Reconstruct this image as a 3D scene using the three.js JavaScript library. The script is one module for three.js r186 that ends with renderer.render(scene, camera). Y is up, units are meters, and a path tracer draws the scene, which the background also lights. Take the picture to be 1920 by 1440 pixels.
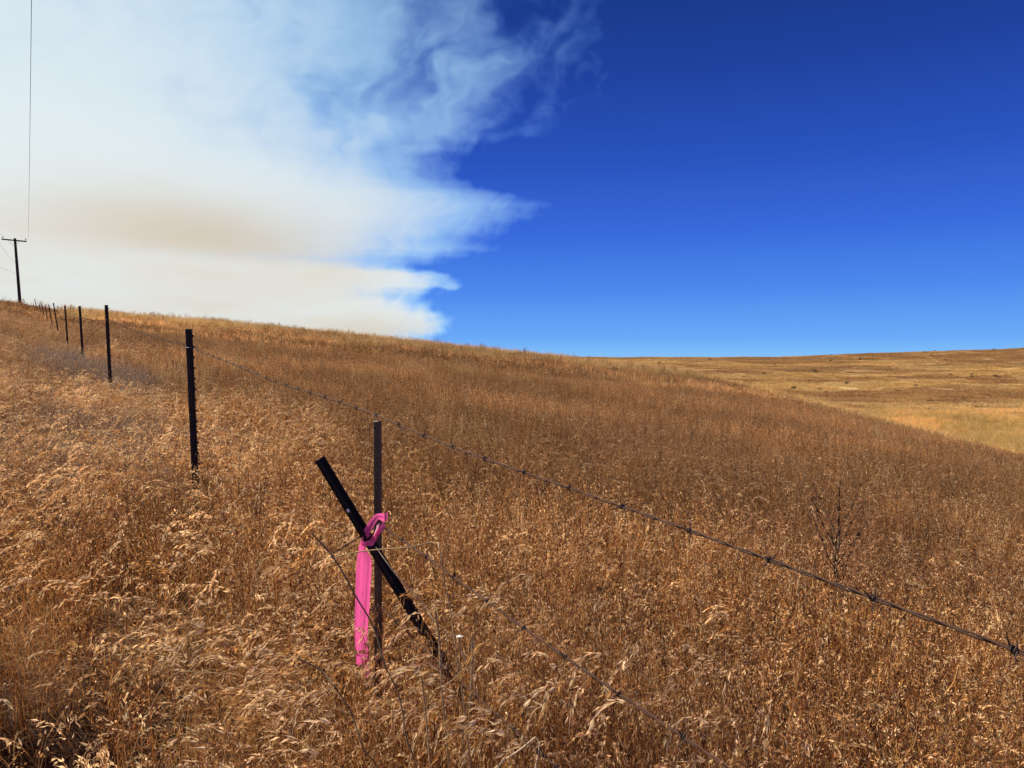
import * as THREE from 'three';
import { mergeGeometries } from 'three/addons/utils/BufferGeometryUtils.js';
import { Brush, Evaluator, SUBTRACTION } from 'three-bvh-csg';

// ------------------------------------------------------------------ camera, sky, sun, exposure
const scene = new THREE.Scene();
const EYE = 1.45;
const camera = new THREE.PerspectiveCamera(53.0, 4 / 3, 0.05, 6000);
camera.position.set(0, EYE, 0);
camera.rotation.set(-Math.atan(48 / 1444), 0, 0);
const renderer = new THREE.WebGLRenderer();
renderer.toneMapping = THREE.LinearToneMapping;
renderer.toneMappingExposure = 1.5;
renderer.shadowMap.enabled = true;

const rad = Math.PI / 180;
const clamp = THREE.MathUtils.clamp, lerp = THREE.MathUtils.lerp;
const ss = (a, b, x) => { const t = clamp((x - a) / (b - a), 0, 1); return t * t * (3 - 2 * t); };
function hash2(ix, iy) { let h = (ix * 374761393 + iy * 668265263) | 0; h = Math.imul(h ^ (h >>> 13), 1274126177); return ((h ^ (h >>> 16)) >>> 0) / 4294967296; }
function noise(x, y) {
  const ix = Math.floor(x), iy = Math.floor(y), fx = x - ix, fy = y - iy, u = fx * fx * (3 - 2 * fx), v = fy * fy * (3 - 2 * fy);
  return lerp(lerp(hash2(ix, iy), hash2(ix + 1, iy), u), lerp(hash2(ix, iy + 1), hash2(ix + 1, iy + 1), u), v);
}
function fbm(x, y, n = 4) { let s = 0, a = 0.5, t = 0; for (let i = 0; i < n; i++) { s += a * noise(x, y); t += a; a *= 0.5; const q = x * 1.6 + y * 1.2 + 17.3; y = y * 1.6 - x * 1.2 + 5.1; x = q; } return s / t; }
function rng(seed) { let a = seed >>> 0; return () => { a = (a + 0x6D2B79F5) | 0; let t = Math.imul(a ^ (a >>> 15), 1 | a); t = (t + Math.imul(t ^ (t >>> 7), 61 | t)) ^ t; return ((t ^ (t >>> 14)) >>> 0) / 4294967296; }; }
const lin = (v) => { v /= 255; return v <= 0.04045 ? v / 12.92 : ((v + 0.055) / 1.055) ** 2.4; };
const mix3 = (a, b, t) => [lerp(a[0], b[0], t), lerp(a[1], b[1], t), lerp(a[2], b[2], t)];
const L3 = (r, g, b) => [lin(r), lin(g), lin(b)];

const SUN = new THREE.Vector3(-0.56, 0.78, -0.27).normalize();
function skyTexture() {
  const X = renderer.toneMappingExposure, W = 4096, H = 2048, data = new Float32Array(W * H * 4);
  // clear air: colour by height above the horizon, degrees
  const air = [[0, L3(134, 194, 250)], [1.5, L3(106, 170, 247)], [5, L3(77, 137, 237)], [9, L3(57, 107, 219)], [14, L3(42, 84, 190)], [20, L3(31, 66, 157)], [27, L3(23, 53, 127)], [45, L3(20, 47, 115)], [90, L3(19, 44, 108)]];
  const airAt = (el, c) => { for (let i = 1; i < air.length; i++) if (el <= air[i][0]) { const t = (el - air[i - 1][0]) / (air[i][0] - air[i - 1][0]); return lerp(air[i - 1][1][c], air[i][1][c], t); } return air[air.length - 1][1][c]; };
  // the smoke's right hand edge: height, bearing, softness (degrees)
  const edge = [[0, -5.6, 2.2], [1.3, -5.2, 1.8], [2.3, -4.2, 1.3], [2.7, -3.75, 1.3], [3.2, -3.9, 1.4], [3.8, -5.2, 1.6], [4.5, -6.0, 2.2], [5.0, -5.0, 2.2], [5.3, -3.0, 2.4], [5.6, -3.5, 2.2], [6.1, -4.4, 1.7], [6.6, -6.4, 3.0], [7.1, -4.6, 5.5], [7.6, -2.4, 5.5], [8.0, -0.6, 6], [8.6, -1.6, 5.5], [9.4, 0.1, 6], [10.6, 2.0, 6.6], [11.2, 2.6, 7], [11.7, 1.2, 6.5], [12.5, -2.1, 6], [13.2, -3.6, 6], [13.8, -3.4, 7], [14.7, -3.6, 8], [15.4, -2.0, 9], [16.3, 1.4, 12], [16.9, 1.5, 12], [18, 2.2, 14], [20, 3.6, 16], [22, 4.6, 18], [25, 4.6, 20], [40, 0, 30], [90, 0, 40]];
  const at = (el) => { for (let i = 1; i < edge.length; i++) if (el <= edge[i][0]) { const t = ss(edge[i - 1][0], edge[i][0], el); return [lerp(edge[i - 1][1], edge[i][1], t), lerp(edge[i - 1][2], edge[i][2], t)]; } return [0, 40]; };
  const white = L3(230, 239, 240), cool = L3(208, 232, 247), tan = L3(206, 186, 156), cream = L3(225, 218, 206), thin = L3(104, 160, 255), veil = L3(172, 218, 255);
  for (let row = 0; row < H; row++) {
    const el = ((row + 0.5) / H - 0.5) * 180, e = Math.max(0, el), sky = [0, 1, 2].map((c) => airAt(e, c));
    const high = ss(12, 20, e), top = 1 - ss(34, 58, e);
    for (let col = 0; col < W; col++) {
      const a0 = ((col + 0.5) / W - 0.5) * 360;            // atan2(z, x)
      let az = a0 + 90; if (az > 180) az -= 360; if (az < -180) az += 360;   // bearing right of -z
      let o = (row * W + col) * 4, r = sky[0], g = sky[1], b = sky[2];
      if (el > -0.5 && top > 0 && az < 16 && az > -175) {
        const far = 1 - ss(100, 170, -az);
        // billows along the edge
        const w1 = fbm(az * 0.20 + 3, e * 0.34, 4) - 0.5, w2 = fbm(az * 0.20 + 40, e * 0.34 + 9, 4) - 0.5;
        const small = fbm(az * 0.9 + 7 + w1 * 3, e * 1.5 + 2 + w2 * 3, 5) - 0.5;
        const [ea, so] = at(Math.max(0, e + w2 * lerp(0.5, 1.6, high) + small * 0.35));
        const al = az * 0.55 + e * 0.83, ac = az * 0.83 - e * 0.55;      // along and across the drift
        const wisp = fbm(ac * 0.30 + w2 * 1.8, al * 0.15 + w1 * 1.8, 6) - 0.5;
        const thread = Math.abs(fbm(ac * 0.85 + w2 * 4 + 11, al * 0.34 + w1 * 4, 5) - 0.5) * 2;
        const fine = fbm(az * 0.7 + w2 * 3, e * 0.6 + w1 * 3 + 31, 4) - 0.5;
        let t = ea - az + small * lerp(1.4, 2.4, high) + wisp * lerp(1.6, 15, high) + fine * lerp(1.2, 2.6, high) - thread * lerp(1.6, 2.0, high) + lerp(0.35, 0.5, high);
        let den = t <= 0 ? 0 : 1 - Math.exp(-Math.pow(t / so, lerp(0.95, 1.25, high)) * 1.25);
        den *= clamp(1 + wisp * lerp(0.3, 0.7, high) * (1 - den), 0, 1);
        den *= far * top;
        if (den > 0.001) {
          const k = ss(9, 23, e) * lerp(0.9, 0.5, ss(-14, -30, az));
          let c0 = lerp(white[0], cool[0], k), c1 = lerp(white[1], cool[1], k), c2 = lerp(white[2], cool[2], k);
          const mixTo = (m, q) => { c0 = lerp(c0, m[0], q); c1 = lerp(c1, m[1], q); c2 = lerp(c2, m[2], q); };
          const band = fbm(az * 0.10 + 2, e * 0.5 + 8 + w1 * 1.2, 4) - 0.5;
          const warp = w1 * 2.0;
          // brown smoke hanging low, with a firm lower side
          const dy = e - (7.9 + (az + 23) * -0.05 + warp * 0.5), up = dy > 0 ? dy / 2.9 : dy / 1.15;
          mixTo(tan, 0.80 * Math.exp(-up * up) * Math.exp(-(((az + 22) / 9.5) ** 2)) * (1 + band * 0.4));
          mixTo(cream, 0.75 * ss(13, 7, e) * ss(-6, -13, az) * clamp(0.55 + band * 1.6, 0, 1));
          mixTo(tan, 0.40 * Math.exp(-(((e - 2.0 + warp * 0.2) / 1.1) ** 2)) * Math.exp(-(((az + 10.5) / 5.5) ** 2)));
          mixTo(tan, 0.26 * ss(7, 0, e) * ss(-12, -22, az) * clamp(0.6 + band * 2, 0, 1));
          const hue = den < 0.6 ? mix3(thin, veil, den / 0.6) : mix3(veil, [c0, c1, c2], ss(0.6, 1.0, den));
          c0 = hue[0]; c1 = hue[1]; c2 = hue[2];
          r = lerp(r, c0, den); g = lerp(g, c1, den); b = lerp(b, c2, den);
        }
      }
      data[o] = r / X; data[o + 1] = g / X; data[o + 2] = b / X; data[o + 3] = 1;
    }
  }
  const t = new THREE.DataTexture(data, W, H, THREE.RGBAFormat, THREE.FloatType);
  t.mapping = THREE.EquirectangularReflectionMapping; t.magFilter = t.minFilter = THREE.LinearFilter; t.needsUpdate = true;
  return t;
}
scene.background = skyTexture();
scene.environment = scene.background;

const sun = new THREE.DirectionalLight(new THREE.Color().setRGB(1, 0.91, 0.77), 5);
sun.position.copy(SUN).multiplyScalar(120); sun.target.position.set(0, 0, -20);
sun.position.add(sun.target.position);
sun.castShadow = true; sun.shadow.mapSize.set(4096, 4096); sun.shadow.radius = 1.2;
Object.assign(sun.shadow.camera, { left: -70, right: 70, top: 70, bottom: -70, near: 1, far: 400 });
scene.add(sun, sun.target);

// ------------------------------------------------------------------ terrain (d = metres in front, d = -z)
const soft = (v, k) => k * Math.log1p(Math.exp(Math.min(40, v / k)));
const fenceX = (d) => 0.834 - 0.628 * d;
function height(x, d) {
  let n = 0.12 - 0.104 * clamp(x, -160, 400) + 0.0073 * d - 0.045 * soft(-x - 22, 3);
  n += 0.30 * ss(2, 9, d) * ss(4, -6, x - fenceX(d)) + 0.85 * ss(9, 62, d);
  n -= 0.19 * soft(x - 9.6 - 0.09 * Math.max(0, d - 16), 2.2);
  n -= 0.13 * soft(d - 70, 4);
  n += 0.45 * ss(46, 58, d) * ss(-27, -37, x);             // bank at the foot of the pole
  n += 0.10 * Math.exp(-(((x - fenceX(d)) / 0.75) ** 2)) * ss(4.2, 2.2, d) * ss(-1, 0.6, d);   // blown soil under the wires
  n -= 0.02 * soft(-d, 2);
  n += (fbm(x / 7 + 3, d / 7, 3) - 0.5) * 0.22 + (fbm(x / 1.7 + 9, d / 1.7, 2) - 0.5) * 0.06;
  n -= 0.34 * Math.exp(-(((x + 1.22) / 0.26) ** 2 + ((d - 2.04) / 0.26) ** 2));   // burrow
  const wide = ss(100, 330, d);
  let f = -4.3 + (6.1 + 0.036 * clamp(x - 110, 0, 500)) * wide - 0.05 * soft(d - 345, 12);
  f += 1.6 * (fbm(x / 60 + 1, d / 45 + 4, 3) - 0.5) * ss(40, 120, d) * (1 - 0.6 * wide) + (fbm(x / 14, d / 10 + 7, 3) - 0.5) * 0.8;
  const k = 0.7, m = Math.max(n, f);
  return m + k * Math.log(Math.exp((n - m) / k) + Math.exp((f - m) / k)) - k * 0.0;
}
const palette = { pale: [0.85, 0.62, 0.34], gold: [0.58, 0.325, 0.108], rust: [0.39, 0.178, 0.060], dark: [0.075, 0.035, 0.018], red: [0.32, 0.128, 0.045], mauve: [0.27, 0.19, 0.14], olive: [0.38, 0.265, 0.09] };
// what grows where, as a colour; patches stretch across the slope
function cover(x, d) {
  const a = fbm(x / 34 + 2, d / 13 + 5, 4), b = fbm(x / 11 + 31, d / 6 + 1, 4), c = fbm(x / 70 + 9, d / 22 + 3, 3);
  let t = mix3([0.40, 0.225, 0.085], [0.58, 0.375, 0.135], ss(0.42, 0.60, a));
  t = mix3(t, [0.36, 0.215, 0.10], 0.5 * ss(0.52, 0.66, c));
  t = mix3(t, [0.58, 0.40, 0.17], 0.8 * ss(0.58, 0.70, b));
  return mix3(t, [0.31, 0.165, 0.065], 0.6 * ss(0.42, 0.30, b));
}
{
  const N = 440, k = 6.6, S = 3000, pos = new Float32Array((N + 1) * (N + 1) * 3), col = new Float32Array(pos.length), uv = new Float32Array((N + 1) * (N + 1) * 2), idx = [];
  const m = (i) => S * Math.sinh(k * (2 * i / N - 1)) / Math.sinh(k);
  for (let j = 0, p = 0; j <= N; j++) for (let i = 0; i <= N; i++, p++) {
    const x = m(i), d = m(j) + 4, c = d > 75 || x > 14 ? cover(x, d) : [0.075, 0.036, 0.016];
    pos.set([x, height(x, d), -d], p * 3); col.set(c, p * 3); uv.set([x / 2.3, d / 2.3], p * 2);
    if (i < N && j < N) { const q = p + N + 1; idx.push(p, p + 1, q + 1, p, q + 1, q); }
  }
  const g = new THREE.BufferGeometry();
  g.setAttribute('position', new THREE.BufferAttribute(pos, 3)); g.setAttribute('color', new THREE.BufferAttribute(col, 3)); g.setAttribute('uv', new THREE.BufferAttribute(uv, 2));
  g.setIndex(idx); g.computeVertexNormals();
  const T = 512, px = new Uint8Array(T * T * 4), r = rng(5);
  for (let i = 0; i < T * T; i++) { const v = 205 + 50 * r() * (0.4 + 0.6 * r()); px.set([v, v, v, 255], i * 4); }
  const t = new THREE.DataTexture(px, T, T); t.wrapS = t.wrapT = THREE.RepeatWrapping; t.magFilter = THREE.LinearFilter; t.colorSpace = THREE.SRGBColorSpace; t.needsUpdate = true;
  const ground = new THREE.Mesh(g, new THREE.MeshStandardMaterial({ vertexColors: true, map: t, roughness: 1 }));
  ground.name = 'ground'; ground.receiveShadow = ground.castShadow = true; ground.userData.kind = 'structure';
  ground.userData.label = 'rolling hillside of dry soil and thatch under the grass'; ground.userData.category = 'ground';
  scene.add(ground);
}

// ------------------------------------------------------------------ helpers
const V = (x, y, z) => new THREE.Vector3(x, y, z);
const used = {};
function nameIt(o, name) { const n = used[name] = (used[name] ?? -1) + 1; o.name = n ? `${name}_${String(n).padStart(3, '0')}` : name; return o; }
function tag(o, label, category, group) { o.userData.label = label; o.userData.category = category; if (group) o.userData.group = group; return o; }
function thing(name, label, category, p, group) { const o = nameIt(new THREE.Group(), name); if (p) o.position.copy(p); tag(o, label, category, group); scene.add(o); return o; }
function part(name, g, m, parent) { const o = new THREE.Mesh(g, m); o.name = name; o.castShadow = o.receiveShadow = true; parent.add(o); return o; }
// triangles with a colour each
class Leaves {
  constructor() { this.p = []; this.c = []; this.f = [1, 1, 1]; }
  tri(a, b, c, k) { this.p.push(a.x, a.y, a.z, b.x, b.y, b.z, c.x, c.y, c.z); const f = this.f, q = [k[0] * f[0], k[1] * f[1], k[2] * f[2]]; this.c.push(...q, ...q, ...q); }
  strip(pts, w, side, k) {       // a flat ribbon, tapering to its end
    for (let i = 0; i + 1 < pts.length; i++) {
      const w0 = w * (1 - 0.75 * i / (pts.length - 1)), w1 = w * (1 - 0.75 * (i + 1) / (pts.length - 1));
      const a = pts[i].clone().addScaledVector(side, w0), b = pts[i].clone().addScaledVector(side, -w0), c = pts[i + 1].clone().addScaledVector(side, w1), e = pts[i + 1].clone().addScaledVector(side, -w1);
      this.tri(a, b, e, k); this.tri(a, e, c, k);
    }
  }
  bract(p, dir, len, wid, fold, k, r) {   // a folded pointed scale: a spikelet, a bract, a curled leaf
    const s = V(r() - 0.5, r() - 0.5, r() - 0.5).cross(dir).normalize(), u = s.clone().cross(dir).normalize();
    const tip = p.clone().addScaledVector(dir, len), mid = p.clone().addScaledVector(dir, len * 0.42);
    const l = mid.clone().addScaledVector(s, wid).addScaledVector(u, wid * fold), q = mid.clone().addScaledVector(s, -wid).addScaledVector(u, wid * fold);
    this.tri(p, l, tip, k); this.tri(p, tip, q, k);
  }
  build() { const g = new THREE.BufferGeometry(); g.setAttribute('position', new THREE.Float32BufferAttribute(this.p, 3)); g.setAttribute('color', new THREE.Float32BufferAttribute(this.c, 3)); return g; }
}
const tone = (k, r, v = 0.3) => { const f = 1 - v / 2 + v * r(), h = 1 + (r() - 0.5) * 0.10; return [k[0] * f * h, k[1] * f, k[2] * f / h]; };
const straw = new THREE.MeshPhysicalMaterial({ vertexColors: true, roughness: 0.95, transmission: 0.42, thickness: 0, specularIntensity: 0.25, side: THREE.DoubleSide });
const rand3 = (r) => V(r() * 2 - 1, r() * 2 - 1, r() * 2 - 1);

// ------------------------------------------------------------------ grass and weeds
// a bent stem of brome with a drooping one-sided head
function bromeStem(L, x, z, h, r, wind) {
  const a = wind + (r() - 0.5) * 1.5, lean = 0.10 + 0.38 * r() * r(), D = V(Math.cos(a), 0, Math.sin(a)), p = [];
  const n = 5; let q = V(x, 0, z);
  for (let i = 0; i <= n; i++) { const t = i / n; p.push(V(x, 0, z).addScaledVector(D, h * (lean * t * 0.6 + 0.30 * t * t * t)).setY(h * t * (1 - 0.12 * t * t))); }
  const S = V(-D.z, 0, D.x), sk = tone(r() < 0.5 ? palette.rust : palette.gold, r, 0.5);
  L.strip(p, 0.0009, r() < 0.5 ? S : D, sk);
  // head
  let dir = D.clone().multiplyScalar(0.75).setY(0.75).normalize(); q = p[n].clone();
  const hp = [q.clone()], nodes = 4 + (r() * 3 | 0), hk = r() < 0.74 ? palette.pale : palette.gold, droop = 0.14 + r() * 0.30;
  for (let i = 0; i < nodes; i++) {
    dir.y -= droop; dir.normalize(); q = q.clone().addScaledVector(dir, 0.012 + 0.006 * r()); hp.push(q);
    for (let j = 0; j < 2; j++) {
      const d = dir.clone().addScaledVector(rand3(r), 0.45).add(V(0, -0.5, 0)).addScaledVector(D, 0.25).normalize(), len = 0.0125 + 0.009 * r(), k = tone(hk, r, 0.4);
      const b = q.clone().addScaledVector(d, 0.006);
      L.bract(b, d, len, 0.0018 + 0.0010 * r(), 0.5, k, r);
      if (r() < 0.4) L.strip([b.clone().addScaledVector(d, len * 0.8), b.clone().addScaledVector(d, len + 0.012)], 0.0004, S, k);
    }
  }
  L.strip(hp, 0.0007, S, sk);
}
function blade(L, x, z, h, r, k, w = 0.0014, curl = 1) {
  const a = r() * 6.283, D = V(Math.cos(a), 0, Math.sin(a)), lean = (0.2 + 0.7 * r()) * curl, p = [];
  for (let i = 0; i <= 3; i++) { const t = i / 3; p.push(V(x, 0, z).addScaledVector(D, h * lean * t * t).setY(h * t * (1 - 0.35 * lean * t * t))); }
  L.strip(p, w, V(-D.z, 0, D.x), k);
}
// an upright dead forb with short side branches set with small curled bracts
function forb(L, x, z, h, r, big = 1) {
  const sk = tone(r() < 0.35 ? palette.red : palette.dark, r, 0.4), tilt = V((r() - 0.5) * 0.5, 1, (r() - 0.5) * 0.5).normalize(), base = V(x, 0, z), S = rand3(r).cross(tilt).normalize();
  const at = (t) => base.clone().addScaledVector(tilt, h * t).addScaledVector(S, 0.012 * Math.sin(t * 7 + x * 40));
  L.strip([0, 0.33, 0.66, 1].map(at), 0.0012 * big, S, sk);
  const nb = 7 + (r() * 5 | 0), seedy = r() < 0.36 ? 0.62 : 0.14;
  for (let i = 0; i < nb; i++) {
    const t = 0.40 + 0.60 * (i + r()) / nb, b = at(Math.min(1, t)), out = V(r() * 2 - 1, 0.45 + r() * 1.1, r() * 2 - 1).normalize(), len = (0.035 + 0.075 * r()) * (1.2 - 0.6 * t), bk = r() < 0.4 ? tone(palette.gold, r, 0.6) : sk;
    const mid = b.clone().addScaledVector(out, len * 0.5), end = mid.clone().addScaledVector(out.add(V((r() - 0.5) * 0.5, 0.3, (r() - 0.5) * 0.5)).normalize(), len * 0.5);
    L.strip([b, mid, end], 0.0009 * big, S, bk);
    const m = 3 + (r() * 4 | 0);
    for (let j = 0; j < m; j++) {
      const u = r(), k = tone(u < seedy ? palette.pale : u < 0.42 ? palette.gold : u < 0.84 ? palette.rust : palette.dark, r, 0.5);
      L.bract((r() < 0.5 ? mid : end).clone().addScaledVector(rand3(r), 0.006), rand3(r).addScaledVector(out, 0.7).normalize(), (0.005 + 0.008 * r()) * big, (0.0011 + 0.0012 * r()) * big, 0.3 + r(), k, r);
    }
  }
}
// a tall stiff grass with a narrow spike
function tallStem(L, x, z, h, r, big = 1, kk = palette.olive) {
  const a = r() * 6.283, D = V(Math.cos(a), 0, Math.sin(a)), lean = 0.04 + 0.2 * r(), k = tone(kk, r, 0.5), S = V(-D.z, 0, D.x);
  const at = (t) => V(x, 0, z).addScaledVector(D, h * lean * t * t).setY(h * t);
  L.strip([0, 0.5, 1].map(at), 0.0014 * big, r() < 0.5 ? S : D, k);
  for (let i = 0; i < 5; i++) L.bract(at(0.82 + i * 0.045), V((r() - 0.5) * 0.7, 1, (r() - 0.5) * 0.7).normalize(), 0.022, 0.0024 * big, 0.4, tone(L.pale ? palette.pale : palette.gold, r, 0.5), r);
  if (r() < 0.7) blade(L, x, z, h * (0.4 + 0.3 * r()), r, k, 0.0016 * big, 0.8);
}
function twigs(L, x, z, h, r) {      // grey tangle of a dead bushy weed
  const go = (p, d, len, w, n) => {
    const e = p.clone().addScaledVector(d, len), k = tone(palette.mauve, r, 0.5);
    L.strip([p, e], w, rand3(r).cross(d).normalize(), k);
    if (n) for (let i = 0; i < 3; i++) go(p.clone().lerp(e, 0.45 + 0.55 * r()), d.clone().addScaledVector(rand3(r), 0.75).normalize(), len * (0.55 + 0.2 * r()), w * 0.7, n - 1);
    else L.bract(e, rand3(r).normalize(), 0.008, 0.002, 0.4, tone(r() < 0.3 ? palette.pale : palette.mauve, r), r);
  };
  for (let i = 0; i < 5; i++) go(V(x, 0, z), V(r() * 2 - 1, 1.1, r() * 2 - 1).normalize(), h * 0.45, 0.0016, 3);
}
// n tufts, each with its own height and tone; grow(x, z, h) adds one stem
function tufts(L, r, size, n, radius, stems, grow, vary = 0.7) {
  for (let i = 0; i < n; i++) {
    const cx = (r() - 0.5) * size, cz = (r() - 0.5) * size, h = 0.72 + 0.5 * r(), f = 1 - vary / 2 + vary * r(), w = 1 + (r() - 0.5) * 0.22, R0 = radius * (0.6 + 0.8 * r());
    L.f = [f, f * (2 - w) ** 0.4, f * (2 - w)]; L.pale = r() < 0.45;
    for (let j = 0; j < stems * (0.6 + 0.8 * r()); j++) { const a = r() * 6.283, q = R0 * Math.sqrt(r()); grow(cx + Math.cos(a) * q, cz + Math.sin(a) * q, h); }
  }
  L.f = [1, 1, 1];
}
function patch(size, seed, fill) { const L = new Leaves(), r = rng(seed); const spot = () => [(r() - 0.5) * size, (r() - 0.5) * size]; fill(L, r, spot); return L.build(); }
const WIND = Math.PI * 0.93;   // heads nod to -x
const kinds = { brome: [], weed: [], gold: [], tall: [], twig: [], midGrass: [], midWeed: [], spike: [], far: [] };
for (let v = 0; v < 4; v++) {
  kinds.brome.push(patch(0.9, 100 + v, (L, r, s) => {
    tufts(L, r, 0.9, 46, 0.07, 13, (x, z, h) => bromeStem(L, x, z, h * (0.34 + 0.24 * r()), r, WIND));
    tufts(L, r, 0.9, 40, 0.07, 14, (x, z, h) => blade(L, x, z, h * (0.16 + 0.24 * r()), r, tone(r() < 0.3 ? palette.dark : r() < 0.6 ? palette.rust : palette.gold, r, 0.5), 0.0014));
    tufts(L, r, 0.9, 26, 0.06, 6, (x, z, h) => forb(L, x, z, h * (0.36 + 0.22 * r()), r));
  }));
  kinds.weed.push(patch(0.9, 200 + v, (L, r, s) => {
    tufts(L, r, 0.9, 62, 0.06, 6, (x, z, h) => forb(L, x, z, h * (0.34 + 0.24 * r()), r, 1.05));
    tufts(L, r, 0.9, 22, 0.06, 6, (x, z, h) => bromeStem(L, x, z, h * (0.34 + 0.20 * r()), r, WIND + (r() - 0.5) * 2.4));
    tufts(L, r, 0.9, 30, 0.07, 14, (x, z, h) => blade(L, x, z, h * (0.14 + 0.24 * r()), r, tone(r() < 0.5 ? palette.rust : r() < 0.6 ? palette.dark : palette.gold, r, 0.5), 0.0014));
  }));
}
for (let v = 0; v < 3; v++) {
  const strawy = (r) => (r() < 0.45 ? palette.gold : r() < 0.6 ? palette.rust : palette.pale);
  kinds.gold.push(patch(0.9, 250 + v, (L, r, s) => {
    tufts(L, r, 0.9, 30, 0.06, 10, (x, z, h) => tallStem(L, x, z, h * (0.26 + 0.20 * r()), r, 1.4, strawy(r)), 0.9);
    tufts(L, r, 0.9, 46, 0.05, 5, (x, z, h) => forb(L, x, z, h * (0.32 + 0.24 * r()), r, 1.45), 1.0);
  }));
  kinds.tall.push(patch(1.2, 300 + v, (L, r, s) => tufts(L, r, 1.2, 44, 0.09, 12, (x, z, h) => tallStem(L, x, z, h * (0.46 + 0.34 * r()), r, 1.8), 0.8)));
  kinds.twig.push(patch(0.3, 400 + v, (L, r, s) => { for (let i = 0; i < 7; i++) twigs(L, ...s(), 0.45 + 0.15 * r(), r); }));
  kinds.midGrass.push(patch(2.4, 500 + v, (L, r, s) => {
    tufts(L, r, 2.4, 150, 0.13, 11, (x, z, h) => tallStem(L, x, z, h * (0.26 + 0.22 * r()), r, 3, strawy(r)), 1.2);
  }));
  kinds.midWeed.push(patch(2.4, 600 + v, (L, r, s) => {
    tufts(L, r, 2.4, 120, 0.12, 5, (x, z, h) => forb(L, x, z, h * (0.32 + 0.24 * r()), r, 3.2), 1.1);
    tufts(L, r, 2.4, 70, 0.12, 10, (x, z, h) => blade(L, x, z, h * (0.22 + 0.2 * r()), r, tone(strawy(r), r, 0.5), 0.004), 0.9);
  }));
  kinds.spike.push(patch(0.25, 650 + v, (L, r, s) => { for (let i = 0; i < 7; i++) { const [x, z] = s(), h = 0.45 + 0.4 * r(), D = rand3(r).setY(0).multiplyScalar(0.12); L.strip([V(x, 0, z), V(x, h * 0.5, z).addScaledVector(D, 0.4), V(x, h, z).add(D)], 0.009, V(0.9, 0, 0.4).normalize(), tone(palette.red, r, 0.5)); for (let j = 0; j < 6; j++) L.bract(V(x, h * (0.7 + 0.05 * j), z).addScaledVector(D, 0.8), V(r() - 0.5, 0.9, r() - 0.5).normalize(), 0.06, 0.012, 0.5, tone(palette.rust, r, 0.6), r); } }));
  kinds.far.push(patch(8, 700 + v, (L, r, s) => {
    tufts(L, r, 8, 420, 0.28, 12, (x, z, h) => blade(L, x, z, h * (0.14 + 0.22 * r()), r, tone([1, 1, 1], r, 0.4), 0.022, 0.9), 0.8);
  }));
}
const placed = Object.fromEntries(Object.entries(kinds).map(([k, l]) => [k, l.map(() => [])]));
const R = rng(77);
function put(kind, x, d, turn, sy, tint, sxz = 1) { placed[kind][Math.floor(R() * placed[kind].length)].push([x, d, turn, sy, tint, sxz]); }
const gap = (x, d) => ((x + 1.20) / 0.70) ** 2 + ((d - 1.84) / 0.70) ** 2 < 1;
// near field
for (let d = -3; d < 30; d += 0.70) for (let x = -0.78 * Math.max(3, d) - 3; x < 0.78 * Math.max(3, d) + 3; x += 0.70) {
  const px = x + (R() - 0.5) * 0.4, pd = d + (R() - 0.5) * 0.4;
  if (px * px + pd * pd < 0.5 || gap(px, pd) || R() < ss(24, 30, pd)) continue;
  const q = px - fenceX(pd), n1 = fbm(px / 1.6 + 4, pd / 1.6, 3), n2 = fbm(px / 3.2 + 12, pd / 3.2 + 7, 3), n3 = fbm(px / 0.9, pd / 0.9 + 50, 2);
  const lush = (0.82 + 0.5 * n3) * (1 + 0.16 * ss(1.2, 0.2, Math.abs(q)) * ss(3.4, 2.2, pd)) * (0.80 + 0.20 * ss(1.15, 1.45, pd)) * (1 - 0.28 * ss(1.6, 0.6, Math.abs(q)) * ss(6, 9, pd));
  const br = 0.92 * ss(1.5, -1.3, q + (n1 - 0.5) * 2.6 - 0.04 * Math.max(0, pd - 3));
  let t = mix3([0.82, 0.75, 0.69], [1.16, 1.10, 1.02], ss(0.36, 0.62, n2));
  if (R() < br) { t = mix3(t, [0.86, 0.82, 0.86], 0.8 * ss(0.45, 0.62, n1)); put('brome', px, pd, (R() - 0.5) * 1.6, lush, t); }
  else if (R() < 0.9 * ss(0.40, 0.58, n2 + 0.10 * ss(5, 12, pd)) * ss(2.5, 7, pd)) put('gold', px, pd, R() * 6.283, lush, t);
  else { t = mix3(t, [0.92, 0.84, 0.84], ss(0.5, 0.66, n1)); put('weed', px, pd, R() * 6.283, lush, t); }
  if (R() < 0.05 && q > 1) put('tall', px, pd, R() * 6.28, 0.8 + 0.2 * R(), [0.95, 0.9, 0.85], 0.5);
  const tw = ss(1.2, 0.1, Math.abs(q + 0.2)) * ss(2.8, 3.8, pd) * ss(13, 9, pd) * ss(0.38, 0.5, n1);
  for (let i = 0; i < 12; i++) if (R() < tw * 0.9) put('twig', px + (R() - 0.5) * 0.6, pd + (R() - 0.5) * 0.6, R() * 6.28, 1.0 + 0.35 * R(), [1, 1, 1], 1.25);
}
for (const [x, d, h] of [[0.02, 1.50, 1.25], [0.24, 1.52, 1.3], [-0.22, 1.42, 1.1], [0.12, 1.72, 1.3], [-0.05, 1.66, 1.2]]) put('weed', x, d, R() * 6.283, h, [0.95, 0.9, 0.85], 0.5);   // rank growth at the foot of the posts
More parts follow.
